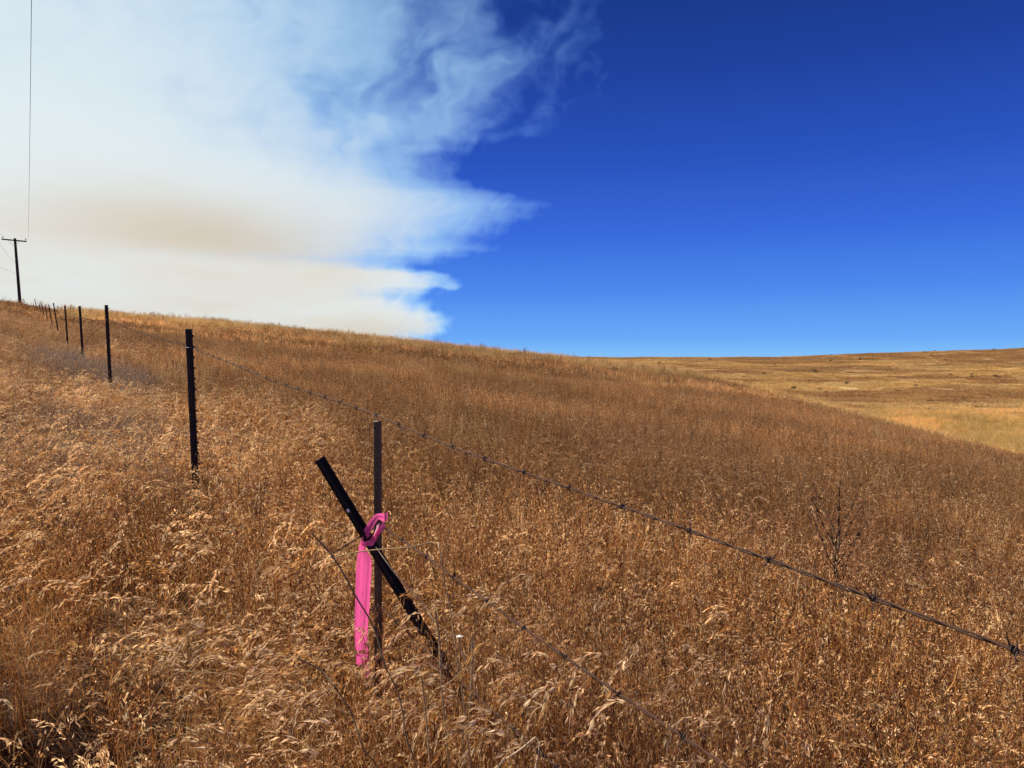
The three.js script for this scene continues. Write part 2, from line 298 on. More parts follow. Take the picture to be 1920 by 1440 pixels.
// middle field up to the crest, and the swale beyond the shoulder of the hill
for (let d = 25; d < 84; d += 1.85) for (let x = -0.8 * d - 3; x < 0.8 * d + 3; x += 1.85) {
  const px = x + (R() - 0.5) * 1.1, pd = d + (R() - 0.5) * 1.1;
  if (R() < ss(31, 25, pd)) continue;
  const n1 = fbm(px / 5 + 4, pd / 5, 3), n2 = fbm(px / 11 + 12, pd / 5 + 7, 3), q = px - fenceX(pd);
  const t = mix3([0.88, 0.82, 0.74], [1.25, 1.20, 1.08], ss(0.36, 0.62, n2)), sw = ss(11, 16, px);
  if (R() < 0.9 * Math.max(sw * ss(95, 60, pd), q > 2 ? ss(38, 50, pd) * ss(0.35, 0.5, n1 + 0.08) : 0)) for (let i = 0; i < 2; i++) put('tall', px + (R() - 0.5), pd + (R() - 0.5), R() * 6.28, 0.75 + 0.35 * R(), sw > 0.5 ? mix3([1.1, 1.12, 0.92], [1.6, 1.5, 1.2], ss(0.4, 0.62, n1)) : t, 1.6);
  else if (R() < 0.8 * ss(0.46, 0.64, n1) + (q < 0 ? 0.4 : 0)) put('midGrass', px, pd, R() * 6.28, (0.8 + 0.4 * R()) * (Math.abs(q) < 2.2 ? 0.65 : 1), t);
  else put('midWeed', px, pd, R() * 6.28, (0.8 + 0.4 * R()) * (Math.abs(q) < 2.2 ? 0.65 : 1), t);
}
// taller plants standing along the crest
for (let i = 0; i < 520; i++) { const d = 44 + 26 * R(), x = (R() * 1.0 - 0.66) * d; if (fbm(x / 4, d / 4 + 3, 2) > 0.42) put('spike', x, d, R() * 6.28, 0.7 + 0.6 * R(), [0.9, 0.85, 0.75], 1); }
// far slopes
for (let d = 78; d < 372; d += 6.6) for (let x = Math.max(-20, -0.15 * d); x < 0.8 * d + 10; x += 6.6) {
  const px = x + (R() - 0.5) * 4, pd = d + (R() - 0.5) * 4, c = cover(px, pd), f = 0.9 + 0.25 * R();
  put('far', px, pd, R() * 6.28, 0.7 + 0.7 * fbm(px / 9, pd / 9, 2), c.map((v) => v * f));
}
const titles = { brome: ['drooping_brome_grass', 'pale drooping brome grass matted along the fence line', 'grass'], gold: ['golden_field_grass', 'short golden grass in patches among the brown forbs', 'grass'], weed: ['dead_forbs', 'dense rust brown dead forbs filling the field right of the fence', 'weeds'], tall: ['tall_olive_grass', 'tall olive tan grass along the ridge and in the swale', 'grass'], twig: ['grey_weed_tangle', 'mauve grey tangle of dead twigs under the fence wires', 'weeds'], midGrass: ['hillside_grass', 'golden dry grass covering the hillside up to the crest', 'grass'], midWeed: ['hillside_weeds', 'brown dead weeds scattered among the hillside grass', 'weeds'], spike: ['crest_stalks', 'thin dark dead stalks standing along the crest', 'weeds'], far: ['distant_grass', 'short patchy gold and brown grass on the far slope', 'grass'] };
for (const [k, lists] of Object.entries(placed)) {
  const o = new THREE.Group(); o.name = titles[k][0]; o.userData.kind = 'stuff'; tag(o, titles[k][1], titles[k][2]); scene.add(o);
  lists.forEach((list, v) => {
    if (!list.length) return;
    const im = new THREE.InstancedMesh(kinds[k][v], straw, list.length), m = new THREE.Matrix4(), q = new THREE.Quaternion(), c = new THREE.Color();
    list.forEach(([x, d, turn, sy, tint, sxz], i) => { const e = 0.4, y = height(x, d), gx = (height(x + e, d) - height(x - e, d)) / (2 * e), gd = (height(x, d + e) - height(x, d - e)) / (2 * e), co = Math.cos(turn) * sxz, si = Math.sin(turn) * sxz;
      // upright, its foot following the slope
      m.set(co, 0, si, x, gx * co + gd * si, sy, gx * si - gd * co, y - 0.01, -si, 0, co, -d, 0, 0, 0, 1); im.setMatrixAt(i, m); im.setColorAt(i, c.setRGB(...tint)); });
    im.name = 'patch'; im.castShadow = im.receiveShadow = true; im.userData.kind = 'stuff'; o.add(im);
  });
}
console.log('plants', Object.entries(placed).map(([k, l]) => k + ' ' + l.map((a) => a.length) + ' tris ' + kinds[k].map((g) => g.attributes.position.count / 3)).join(' | '));
// ------------------------------------------------------------------ materials of the made things
function mottle(seed, a, b, c, scale = 1, size = 256) {     // blotches of three colours, linear values
  const px = new Uint8Array(size * size * 4), r = rng(seed), enc = (v) => 255 * (v <= 0.0031308 ? v * 12.92 : 1.055 * v ** (1 / 2.4) - 0.055);
  for (let y = 0; y < size; y++) for (let x = 0; x < size; x++) {
    const n = fbm(x / 14 + seed, y / 40, 4), m = fbm(x / 5 + 90, y / 9 + seed, 3), k = mix3(mix3(a, b, ss(0.42, 0.58, n)), c, 0.8 * ss(0.58, 0.70, m)), f = 0.85 + 0.3 * r();
    px.set([enc(k[0] * f), enc(k[1] * f), enc(k[2] * f), 255], (y * size + x) * 4);
  }
  const t = new THREE.DataTexture(px, size, size); t.wrapS = t.wrapT = THREE.RepeatWrapping; t.magFilter = THREE.LinearFilter; t.colorSpace = THREE.SRGBColorSpace; t.repeat.set(scale, scale); t.needsUpdate = true; return t;
}
const M = {
  post: new THREE.MeshStandardMaterial({ map: mottle(3, [0.016, 0.013, 0.011], [0.030, 0.015, 0.010], [0.055, 0.022, 0.012], 6), roughness: 0.75 }),
  black: new THREE.MeshStandardMaterial({ map: mottle(13, [0.006, 0.006, 0.006], [0.008, 0.008, 0.007], [0.014, 0.011, 0.009], 6), roughness: 0.95 }),
  stake: new THREE.MeshStandardMaterial({ map: mottle(8, [0.058, 0.042, 0.033], [0.050, 0.027, 0.019], [0.11, 0.09, 0.075], 7), roughness: 0.55, metalness: 0.15 }),
  wire: new THREE.MeshStandardMaterial({ map: mottle(21, [0.085, 0.034, 0.016], [0.04, 0.018, 0.010], [0.15, 0.058, 0.022], 3), roughness: 0.9 }),
  barb: new THREE.MeshStandardMaterial({ color: new THREE.Color(0.035, 0.02, 0.016), roughness: 0.8 }),
  clip: new THREE.MeshStandardMaterial({ color: new THREE.Color(0.22, 0.2, 0.18), roughness: 0.5, metalness: 0.4 }),
  pink: new THREE.MeshPhysicalMaterial({ color: new THREE.Color(1.0, 0.14, 0.45), roughness: 0.85, transmission: 0.72, thickness: 0, side: THREE.DoubleSide }),
  wood: new THREE.MeshStandardMaterial({ map: mottle(31, [0.045, 0.034, 0.030], [0.028, 0.021, 0.019], [0.07, 0.05, 0.04], 1), roughness: 0.9 }),
  glass: new THREE.MeshStandardMaterial({ color: new THREE.Color(0.25, 0.27, 0.27), roughness: 0.25 }),
  cable: new THREE.MeshStandardMaterial({ color: new THREE.Color(0.16, 0.165, 0.17), roughness: 0.6, metalness: 0.3 }),
  stalk: new THREE.MeshPhysicalMaterial({ color: new THREE.Color(0.46, 0.32, 0.16), roughness: 0.85, specularIntensity: 0.3 }),
  stalkDark: new THREE.MeshPhysicalMaterial({ color: new THREE.Color(0.20, 0.145, 0.085), roughness: 0.9, specularIntensity: 0.3 }),
  stalkPale: new THREE.MeshPhysicalMaterial({ color: new THREE.Color(0.68, 0.54, 0.33), roughness: 0.85, specularIntensity: 0.3 }),
  petal: new THREE.MeshPhysicalMaterial({ color: new THREE.Color(0.62, 0.57, 0.48), roughness: 0.9, side: THREE.DoubleSide }),
  chip: new THREE.MeshStandardMaterial({ color: new THREE.Color(0.75, 0.74, 0.72), roughness: 0.9 }),
};
const between = (o, top, foot) => { o.position.copy(foot); o.quaternion.setFromUnitVectors(V(0, 1, 0), top.clone().sub(foot).normalize()); };
const tube = (pts, r, seg = 40, rs = 5) => new THREE.TubeGeometry(new THREE.CatmullRomCurve3(pts), seg, r, rs);

// ------------------------------------------------------------------ steel T-posts
function tPost(name, label, top, foot, turn, m, group) {
  const o = thing(name, label, 'fence post', null, group), len = top.distanceTo(foot);
  between(o, top, foot); o.quaternion.multiply(new THREE.Quaternion().setFromAxisAngle(V(0, 1, 0), turn));
  const plate = (w, h, x, z, bevel = 0.0008) => { const s = new THREE.Shape([[-w / 2, -h / 2], [w / 2, -h / 2], [w / 2, h / 2], [-w / 2, h / 2]].map((p) => new THREE.Vector2(...p))); const g = new THREE.ExtrudeGeometry(s, { depth: len, bevelEnabled: true, bevelSize: bevel, bevelThickness: bevel, bevelSegments: 1, bevelOffset: -bevel }); g.rotateX(-Math.PI / 2); g.translate(x, 0, z); return g; };
  part('flange', plate(0.0045, 0.035, 0, 0), m, o);
  part('web', plate(0.027, 0.0055, -0.0158, 0), m, o);
  const studs = [];
  for (let y = len - 0.035; y > 0.25; y -= 0.054) { const b = new THREE.BoxGeometry(0.009, 0.013, 0.010).toNonIndexed(); const p = b.attributes.position; for (let i = 0; i < p.count; i++) if (p.getX(i) > 0) p.setY(i, p.getY(i) * 0.45); b.computeVertexNormals(); b.translate(0.0066, y, 0); studs.push(b); }
  part('stud_row', mergeGeometries(studs), m, o).userData.kind = 'stuff';
  return o;
}
const tops = [   // top, a point lower down
  [[-1.620, 1.598, -3.90], [-1.598, 0.859, -3.90]], [[-4.167, 1.999, -7.96], [-4.145, 1.351, -7.96]], [[-6.648, 2.255, -11.9], [-6.625, 1.738, -11.9]],
  [[-9.306, 2.550, -16.1], [-9.273, 1.962, -16.1]], [[-13.286, 3.058, -22.4], [-13.177, 2.332, -22.4]], [[-16.183, 3.332, -27], [-16.085, 2.662, -27]],
  [[-19.335, 3.681, -32], [-19.238, 2.997, -32]], [[-22.509, 4.055, -37], [-22.371, 3.290, -37]], [[-26.308, 4.447, -43], [-26.175, 3.707, -43]], [[-30.276, 5.237, -49], [-30.024, 4.292, -49]],
];
const order = ['first', 'second', 'third', 'fourth', 'fifth', 'sixth', 'seventh', 'eighth', 'ninth', 'tenth'];
const TURN = 0.561;
tops.forEach(([a, b], i) => {
  const top = V(...a), dir = V(...b).sub(top).normalize();
  let foot = top.clone(); while (foot.y > height(foot.x, -foot.z) - 0.12) foot.addScaledVector(dir, 0.02);
  const o = tPost('steel_fence_post', i === 9 ? 'farthest steel fence post, leaning at the bank below the utility pole' : `dark steel T-post, ${order[i]} up the fence line beyond the pink ribbon`, top, foot, TURN + (i % 3 - 1) * 0.06, M.post, 'steel posts of the barbed wire fence');
  if (i < 3) { const c = new THREE.TorusGeometry(0.021, 0.0016, 5, 14); c.rotateX(Math.PI / 2); c.scale(1.2, 1, 1); c.translate(-0.006, top.distanceTo(foot) - [0.093, 0.153, 0.17][i], 0); part('wire_clip', c, M.clip, o); }
});
// ------------------------------------------------------------------ the leaning post, the upright stake, the ribbon
{
  const top = V(-0.445, 1.218, -1.775), foot = V(0.215, 0.055, -1.872);
  const o = tPost('leaning_fence_post', 'black steel T-post leaning across the upright stake', top, foot, Math.PI * 0.52, M.black);
  for (const c of o.children) c.scale.set(0.78, 1, 0.72);
  for (const [y, z, s] of [[-0.135, -0.006, 0.0036], [-0.67, -0.007, 0.002]]) { const g = new THREE.SphereGeometry(s, 8, 6); g.scale(0.35, 1.3, 1); g.translate(-0.0238, top.distanceTo(foot) + y, 0.0); part('paint_chip', g, M.chip, o); }
}
{
  const o = thing('metal_stake', 'upright grey brown metal stake with a hole near its top', 'stake', V(-0.326, 0.0, -1.845));
  const len = 1.299, w = 0.0152, s = new THREE.Shape(), k = 0.003, h = w / 2;
  s.moveTo(-h + k, -h); s.lineTo(h - k, -h); s.quadraticCurveTo(h, -h, h, -h + k); s.lineTo(h, h - k); s.quadraticCurveTo(h, h, h - k, h); s.lineTo(-h + k, h); s.quadraticCurveTo(-h, h, -h, h - k); s.lineTo(-h, -h + k); s.quadraticCurveTo(-h, -h, -h + k, -h);
  const g = new THREE.ExtrudeGeometry(s, { depth: len, bevelEnabled: true, bevelSize: 0.0012, bevelThickness: 0.0012, bevelSegments: 1, bevelOffset: -0.0012, curveSegments: 3 }); g.rotateX(-Math.PI / 2);
  const body = new Brush(g), hole = new Brush(new THREE.CylinderGeometry(0.0024, 0.0024, 0.05, 12).rotateX(Math.PI / 2).translate(-0.001, len - 0.016, 0));
  body.updateMatrixWorld(); hole.updateMatrixWorld();
  const ev = new Evaluator(); ev.useGroups = false;
  const cut = ev.evaluate(body, hole, SUBTRACTION);
  const b = part('bar', cut.geometry, M.stake, o); b.rotation.y = -0.42; b.rotation.z = -0.003;
}
{
  // flagging tape: local millimetres, x right, y up, z towards the road
  const o = thing('pink_ribbon', 'hot pink flagging ribbon knotted round the stake and leaning post', 'ribbon', V(-0.332, 1.029, -1.752));
  const sheet = (name, rows, cols, fold, seed) => {      // rows of [left x,y,z, right x,y,z], pleated across
    const p = [], idx = [], r = rng(seed), ph = r() * 6;
    rows.forEach(([a, b], j) => { for (let i = 0; i <= cols; i++) { const t = i / cols; p.push(lerp(a[0], b[0], t) / 1000, lerp(a[1], b[1], t) / 1000, (lerp(a[2], b[2], t) + fold * Math.sin(t * 9 + ph + j * 0.13) + fold * 0.4 * Math.sin(t * 21 + j * 0.5)) / 1000); } });
    for (let j = 0; j + 1 < rows.length; j++) for (let i = 0; i < cols; i++) { const q = j * (cols + 1) + i; idx.push(q, q + cols + 1, q + 1, q + 1, q + cols + 1, q + cols + 2); }
    const g = new THREE.BufferGeometry(); g.setAttribute('position', new THREE.Float32BufferAttribute(p, 3)); g.setIndex(idx); g.computeVertexNormals(); return part(name, g, M.pink, o);
  };
  const m = 1.219;
  const row = (y, l, q, zl = 0, zr = 0) => [[(l - 690) * m, (1015 - y) * m, zl], [(q - 690) * m, (1015 - y) * m, zr]];
  const tail = [[1013, 678.5, 681, 2], [1026, 676, 686, 3], [1036, 674.5, 691.5, 4], [1046, 673, 697, 5], [1066, 671.5, 697.5, 6], [1094, 670.5, 695.5, 6], [1122, 670, 694.5, 7], [1150, 669, 692.5, 9], [1169, 668.5, 691, 10], [1188, 668.8, 690.5, 10], [1206, 669.3, 690, 9], [1225, 670.3, 691, 8], [1240, 671.5, 691.5, 8]].map(([y, l, q, z]) => row(y, l, q, z + 11, z - 9));
  sheet('tail', tail, 12, 1.3, 4);
  // torn end: teeth, and a longer sliver
  const torn = [[671.5, 1240], [673, 1243.5], [674.5, 1241.5], [676, 1246], [678, 1243], [680, 1245], [681.5, 1240]];
  sheet('torn_edge', torn.map(([x, y]) => [[(x - 690) * m, (1015 - 1240) * m, 19 - (x - 671.5)], [(x - 690) * m, (1015 - y) * m, 19 - (x - 671.5)]]), 2, 0.3, 5);
  sheet('torn_strip', [[1236, 682, 691.5, 8], [1250, 683.5, 692.3, 9], [1262, 685, 692.8, 9], [1271, 686.5, 693.2, 8]].map(([y, l, q, z]) => row(y, l, q, z, z - 7)), 4, 0.8, 6);
  const strip = (name, pts, fold, seed) => sheet(name, pts.map(([ax, ay, bx, by, z]) => [[(ax - 690) * m, (1015 - ay) * m, z], [(bx - 690) * m, (1015 - by) * m, z]]), 8, fold, seed);
  strip('wrap', [[677, 1008, 679, 1013, -28], [678, 1014, 681, 1021, 3], [688, 1011.5, 691, 1020.5, 9], [696, 1009.5, 702.5, 1020, 10]], 0.9, 7);
  strip('knot', [[702.5, 1020, 696, 1009, 10.5], [707, 1012, 700, 1004, 13], [713, 1001.5, 708.5, 992, 2], [717, 996, 712, 987, -62]], 1.4, 8);
  strip('knot_fold', [[700, 1006, 694, 1012, 12], [705, 1001, 699, 1008, 15], [709, 994, 704, 999, 6], [708, 986, 703, 990, -40]], 1.6, 11);
  strip('loop', [[691, 1006, 698, 1001, 4], [685, 990, 694, 999, 6], [694, 974, 700.5, 986, -30], [699, 971, 703, 981, -58], [705, 971, 704, 984, -66], [712, 972, 712, 989, -69], [716, 974, 715.5, 991, -95]], 1.3, 9);
}
// ------------------------------------------------------------------ barbed wire
const barb = (() => {
  const l = [];
  for (let i = 0; i < 2; i++) { const t = new THREE.TorusGeometry(0.0031, 0.0008, 5, 9); t.rotateY(Math.PI / 2 + (i - 0.5) * 0.5); t.translate((i - 0.5) * 0.0022, 0, 0); l.push(t); }
  for (const [x, a, b] of [[-0.003, 0.35, 0.25], [0.003, 1.9, -0.25], [-0.001, 3.5, -0.3], [0.0015, 5.0, 0.3]]) { const c = new THREE.ConeGeometry(0.0011, 0.017, 5); c.translate(0, 0.0095, 0); c.rotateZ(b); c.rotateX(a); c.translate(x, 0, 0); l.push(c); }
  return mergeGeometries(l.map((g) => (g.index ? g.toNonIndexed() : g)));
})();
function barbedWire(label, pts, nearLen, lastBarb, seed) {
  const o = thing('barbed_wire', label, 'barbed wire', null, 'wires of the fence'), r = rng(seed);
  const along = []; let L = 0; for (let i = 0; i + 1 < pts.length; i++) { along.push(L); L += pts[i].distanceTo(pts[i + 1]); } along.push(L);
  const at = (s) => { let i = 0; while (i < pts.length - 2 && along[i + 1] < s) i++; const t = (s - along[i]) / (along[i + 1] - along[i]), p = pts[i].clone().lerp(pts[i + 1], t), span = along[i + 1] - along[i]; p.y -= 4 * t * (1 - t) * 0.004 * span + 0.003 * Math.sin(s * 5 + seed); return p; };
  const dir = (s) => at(Math.min(L, s + 0.02)).sub(at(Math.max(0, s - 0.02))).normalize();
  const n = Math.min(L, nearLen);
  for (let k = 0; k < 2; k++) {
    const P = [], step = 0.011;
    for (let s = 0; s <= n; s += step) { const d = dir(s), u = V(0, 1, 0).cross(d).normalize(), w = d.clone().cross(u), a = s * 6.283 / 0.085 + k * Math.PI; P.push(at(s).addScaledVector(u, Math.cos(a) * 0.0014).addScaledVector(w, Math.sin(a) * 0.0014)); }
    const g = new THREE.TubeGeometry(new THREE.CatmullRomCurve3(P), P.length, 0.0012, 5);
    part('strand', g, M.wire, o);
  }
  if (L > n) { const P = []; for (let s = n; s <= L; s += 0.5) P.push(at(s)); P.push(at(L)); part('distant_strand', tube(P, 0.0026, P.length * 2, 4), M.wire, o); }
  for (let s = 0.02; s < Math.min(L, lastBarb); s += 0.127 + (r() - 0.5) * 0.014) { const b = part('barb', barb, M.barb, o); b.position.copy(at(s)); b.quaternion.setFromUnitVectors(V(1, 0, 0), dir(s)).multiply(new THREE.Quaternion().setFromAxisAngle(V(1, 0, 0), r() * 6.283)); }
  return o;
}
const rightOf = (p, d = 0.012) => p.clone().add(V(0.847 * d, 0, -0.532 * d));
{
  const atPost = (drop) => tops.map(([a], i) => rightOf(V(...a).add(V(0.004 * i, -drop(i), 0))));
  const topWire = [V(1.72, 1.017, 1.38), V(0.436, 1.201, -0.647), V(-0.319, 1.312, -1.84), rightOf(V(-1.63, 1.507, -3.9)), rightOf(V(-4.168, 1.846, -7.96)), ...atPost((i) => 0.16 + 0.01 * (i % 3)).slice(2)];
  barbedWire('rusty top strand of barbed wire crossing above the stake', topWire, 16, 15, 3);
  const drop = (a, f) => [V(1.72, 1.017 - a, 1.38), V(-0.319, 1.312 - a, -1.84), ...f.map((p) => V(...p))];   // beyond the stake they have come down into the weeds
  barbedWire('middle barbed wire strand level with the ribbon knot', drop(0.263, [[-0.62, 0.82, -2.32], [-0.95, 0.58, -2.85], [-1.5, 0.42, -3.7]]), 8, 7.5, 5);
  barbedWire('lowest barbed wire strand passing just above the weeds', drop(0.458, [[-0.55, 0.66, -2.2], [-0.8, 0.45, -2.6], [-1.5, 0.36, -3.7]]), 8, 7.5, 9);
  const w = thing('loose_wire', 'loose curl of wire hanging from the second steel post', 'wire');
  part('strand', tube([V(-4.17, 1.80, -7.95), V(-4.33, 1.72, -8.0), V(-4.46, 1.60, -8.05), V(-4.54, 1.50, -8.1), V(-4.66, 1.44, -8.2)], 0.0024, 24), M.wire, w);
}
// ------------------------------------------------------------------ utility pole and its lines
{
  const top = V(-50.06, 13.53, -78), down = V(-49.664, 6.726, -78).sub(top).normalize(), foot = top.clone();
  while (foot.y > height(foot.x, -foot.z) - 0.5) foot.addScaledVector(down, 0.05);
  const o = thing('utility_pole', 'dark wooden utility pole with a crossarm on the hilltop', 'utility pole'); between(o, top, foot);
  const len = top.distanceTo(foot), g = new THREE.CylinderGeometry(0.115, 0.165, len, 14, 10); g.translate(0, len / 2, 0);
  part('pole', g, M.wood, o);
  const turn = new THREE.Matrix4().compose(V(0, len - 0.22, 0.15), new THREE.Quaternion().setFromEuler(new THREE.Euler(0, 0.1, -0.142)), V(1, 1, 1)), put = (gg) => gg.applyMatrix4(turn);
  part('crossarm', put(new THREE.BoxGeometry(2.36, 0.125, 0.10)), M.wood, o);
  for (const s of [-1, 1]) {
    part('brace', put(tube([V(s * 0.55, -0.06, 0.02), V(s * 0.30, -0.30, 0.0), V(s * 0.05, -0.55, -0.03)], 0.014, 6)), M.clip, o);
    part('pin', put(new THREE.CylinderGeometry(0.012, 0.012, 0.16, 6).translate(s * 1.09, 0.13, 0)), M.clip, o);
    part('insulator', put(new THREE.LatheGeometry([[0, 0], [0.06, 0], [0.07, 0.03], [0.045, 0.06], [0.055, 0.08], [0.03, 0.13], [0, 0.135]].map((p) => new THREE.Vector2(...p)), 10).translate(s * 1.09, 0.17, 0)), M.glass, o);
  }
  part('bracket', new THREE.CylinderGeometry(0.02, 0.02, 0.4, 6).rotateZ(Math.PI / 2).translate(-0.25, len - 2.35, 0), M.clip, o);
  const line = (label, pts, r) => { const l = nameIt(new THREE.Mesh(tube(pts, r, 160, 5), M.cable), 'power_line'); l.castShadow = true; tag(l, label, 'power line', 'lines of the utility pole'); scene.add(l); };
  const span = (x, z, y) => Array.from({ length: 15 }, (_, i) => { const Z = lerp(z, -34, i / 14); return V(x + 0.6285 * (z - Z), y - 2.6 + 2.6 * ((Z - 12) / (z - 12)) ** 2, -Z); });
  line('thin power line rising overhead from the right end of the crossarm', span(-48.85, 78.2, 13.5), 0.0085);
  line('thin power line leaving the left end of the crossarm', span(-51.2, 77.6, 13.75), 0.0085);
  line('slack lower line hanging from the bracket of the pole', [V(-50.3, 11.2, -78), V(-39.67, 10.37, -60), V(-22, 9.6, -32), V(-3, 9.4, 0)], 0.008);
  line('lowest slack line tied to the pole below the bracket', [V(-50.08, 10.05, -78), V(-40.5, 8.97, -60), V(-23, 7.9, -32), V(-4, 7.8, 0)], 0.007);
}
// ------------------------------------------------------------------ single stalks standing in front of the fence
function stalk(name, label, pts0, z0, r, m, head, group) {
  const k = 0.84, z = z0 * k, pts = pts0.map(([x, y]) => [x * k, EYE + (y - EYE) * k]);   // they stand a step nearer than the fence
  const o = thing(name, label, 'grass stalk', null, group), P = pts.map(([x, y], i) => V(x, y, -z + 0.012 * Math.sin(i * 2.1 + x * 30)));
  const a = P[P.length - 1], b = P[P.length - 2], d = a.clone().sub(b).normalize(); d.y = Math.min(d.y, -2.2); d.normalize();
  if (a.y > 0.2) { const f = a.clone().addScaledVector(d, (a.y - height(a.x, z)) / -d.y + 0.02); P.push(a.clone().lerp(f, 0.5), f); }
  const curve = new THREE.CatmullRomCurve3(P); part('stem', new THREE.TubeGeometry(curve, 60, r, 5), m, o);
  if (head) {
    const L = new Leaves(), q = rng(Math.floor(z * 1000 + pts.length * 7 + pts[0][1] * 991));
    for (let i = 0; i < head; i++) { const t = (i / head) * 0.32, p = curve.getPoint(t), dd = curve.getTangent(t).negate().addScaledVector(rand3(q), 0.28).normalize(); L.bract(p, dd, 0.013, 0.0024, 0.6, tone([0.52, 0.36, 0.18], q), q); }
    part('seed_head', L.build(), straw, o);
  }
  return o;
}
stalk('wheatgrass_stalk', 'tan stalk with a ropy seed spike crossing the foot of the leaning post', [[-0.155, 0.938], [-0.15, 0.877], [-0.144, 0.808], [-0.137, 0.712], [-0.131, 0.614]], 1.55, 0.0016, M.stalk, 44);
stalk('bent_stalk', 'tall brown stalk right of the leaning post whose top is snapped level', [[-0.374, 1.032], [-0.341, 1.041], [-0.29, 1.049], [-0.212, 1.058], [-0.16, 1.063], [-0.152, 1.058], [-0.143, 0.994], [-0.133, 0.932], [-0.117, 0.843], [-0.106, 0.756], [-0.097, 0.665], [-0.089, 0.587]], 1.60, 0.0012, M.stalk, 0);
stalk('straw', 'straight pale straw slanting down beside the leaning post', [[-0.293, 1.045], [-0.243, 0.988], [-0.193, 0.926], [-0.162, 0.887], [-0.117, 0.834]], 1.63, 0.0011, M.stalkPale, 0);
stalk('dark_stalk', 'long dark bare stalk slanting across the pink ribbon', [[-0.39, 1.107], [-0.352, 1.058], [-0.303, 0.978], [-0.274, 0.919], [-0.248, 0.849], [-0.225, 0.778], [-0.207, 0.706], [-0.191, 0.641]], 1.50, 0.0014, M.stalkDark, 0);
stalk('dark_stalk', 'dark thin stalk bending left, left of the foot of the stake', [[-0.407, 0.883], [-0.366, 0.85], [-0.333, 0.824], [-0.31, 0.767], [-0.281, 0.707], [-0.263, 0.67]], 1.45, 0.0012, M.stalkDark, 0);
stalk('wheatgrass_stalk', 'short upright stalk with a seed spike between stake and leaning post', [[-0.18, 0.843], [-0.176, 0.785], [-0.167, 0.706], [-0.161, 0.641]], 1.50, 0.0014, M.stalk, 30);
stalk('wheatgrass_stalk', 'upright stalk with a seed spike beside the white flower head', [[-0.081, 0.871], [-0.083, 0.794], [-0.088, 0.698], [-0.086, 0.614]], 1.55, 0.0014, M.stalk, 30);
stalk('straw', 'short straw arching over the foot of the leaning post', [[-0.079, 0.836], [-0.097, 0.834], [-0.116, 0.821], [-0.135, 0.805], [-0.156, 0.786]], 1.50, 0.0008, M.stalk, 0);
stalk('kinked_blade', 'pale kinked grass blade bent double right of the stalks', [[0.042, 0.695], [0.051, 0.742], [0.047, 0.746], [0.023, 0.738], [0.0, 0.723], [-0.021, 0.698]], 1.40, 0.0014, M.stalkPale, 0);
stalk('straw', 'long pale straw arching low over the brome, left of the stake', [[-0.528, 0.691], [-0.59, 0.71], [-0.651, 0.726], [-0.712, 0.732], [-0.774, 0.728]], 1.75, 0.0008, M.stalk, 0);
{
  const o = thing('flower_head', 'small white dried flower head on a thin stalk by the leaning post', 'flower', V(-0.0935, 0.952, -1.36)), L = [], q = rng(12);
  for (let i = 0; i < 16; i++) { const g = new THREE.SphereGeometry(0.0026, 6, 4); g.scale(1.2, 0.55, 1); const a = i * 2.4, s = 0.0012 * Math.sqrt(i); g.translate(Math.cos(a) * s, 0.002 * q(), Math.sin(a) * s); L.push(g); }
  part('petals', mergeGeometries(L), M.petal, o);
  const f = V(0.012, height(-0.1, 1.36) - 0.952, 0.02); part('stem', tube([V(0, -0.001, 0), f.clone().multiplyScalar(0.5).add(V(0.006, 0, 0)), f], 0.0011, 20), M.stalkDark, o);
}
// ------------------------------------------------------------------ dark dry weeds standing out of the field
const weedBranch = (seed) => { const L = new Leaves(), r = rng(seed); let p = V(0, 0, 0), d = V(0.55, 0.9, 0).normalize(); const pts = [p.clone()]; for (let i = 0; i < 4; i++) { d.addScaledVector(rand3(r), 0.25).add(V(0, 0.12, 0)).normalize(); p = p.clone().addScaledVector(d, 0.035); pts.push(p); for (let j = 0; j < 5; j++) L.bract(p, rand3(r).add(V(0, 0.3, 0)).normalize(), 0.008, 0.0018, 0.5, tone([0.12, 0.078, 0.045], r), r); } for (let i = 0; i + 1 < pts.length; i++) { const m = pts[i].clone().lerp(pts[i + 1], 0.5); L.strip([pts[i], m, pts[i + 1]], 0.0018, V(0, 0, 1), tone([0.10, 0.06, 0.035], r)); L.strip([pts[i], m, pts[i + 1]], 0.0018, V(0.7, -0.7, 0), tone([0.10, 0.06, 0.035], r)); } return L.build(); };
const branches = [1, 2, 3, 4].map((s) => weedBranch(800 + s));
const weedMat = new THREE.MeshPhysicalMaterial({ vertexColors: true, roughness: 0.95, side: THREE.DoubleSide, specularIntensity: 0.3 });
function dryWeed(label, x, d, h, seed, n = 9, group) {
  const y = height(x, d), o = thing('dry_weed', label, 'weed', V(x, y - 0.02, -d), group), r = rng(seed);
  const P = [V(0, 0, 0), V(0.01, h * 0.35, 0), V(-0.006, h * 0.7, 0.01), V(0.012, h, 0)]; part('stem', tube(P, 0.0026, 20), M.stalkDark, o);
  const c = new THREE.CatmullRomCurve3(P);
  for (let i = 0; i < n; i++) { const b = part('branch', branches[i % 4], weedMat, o); b.position.copy(c.getPoint(0.55 + 0.45 * (i + 0.5) / n)); b.rotation.y = i * 2.4 + r(); b.scale.setScalar((1.0 + 0.7 * r()) * h / 0.75); }
}
dryWeed('dark branching dry weed standing beyond the top wire, with a bare lower stem', 1.275, 3.0, 0.84, 4, 14);
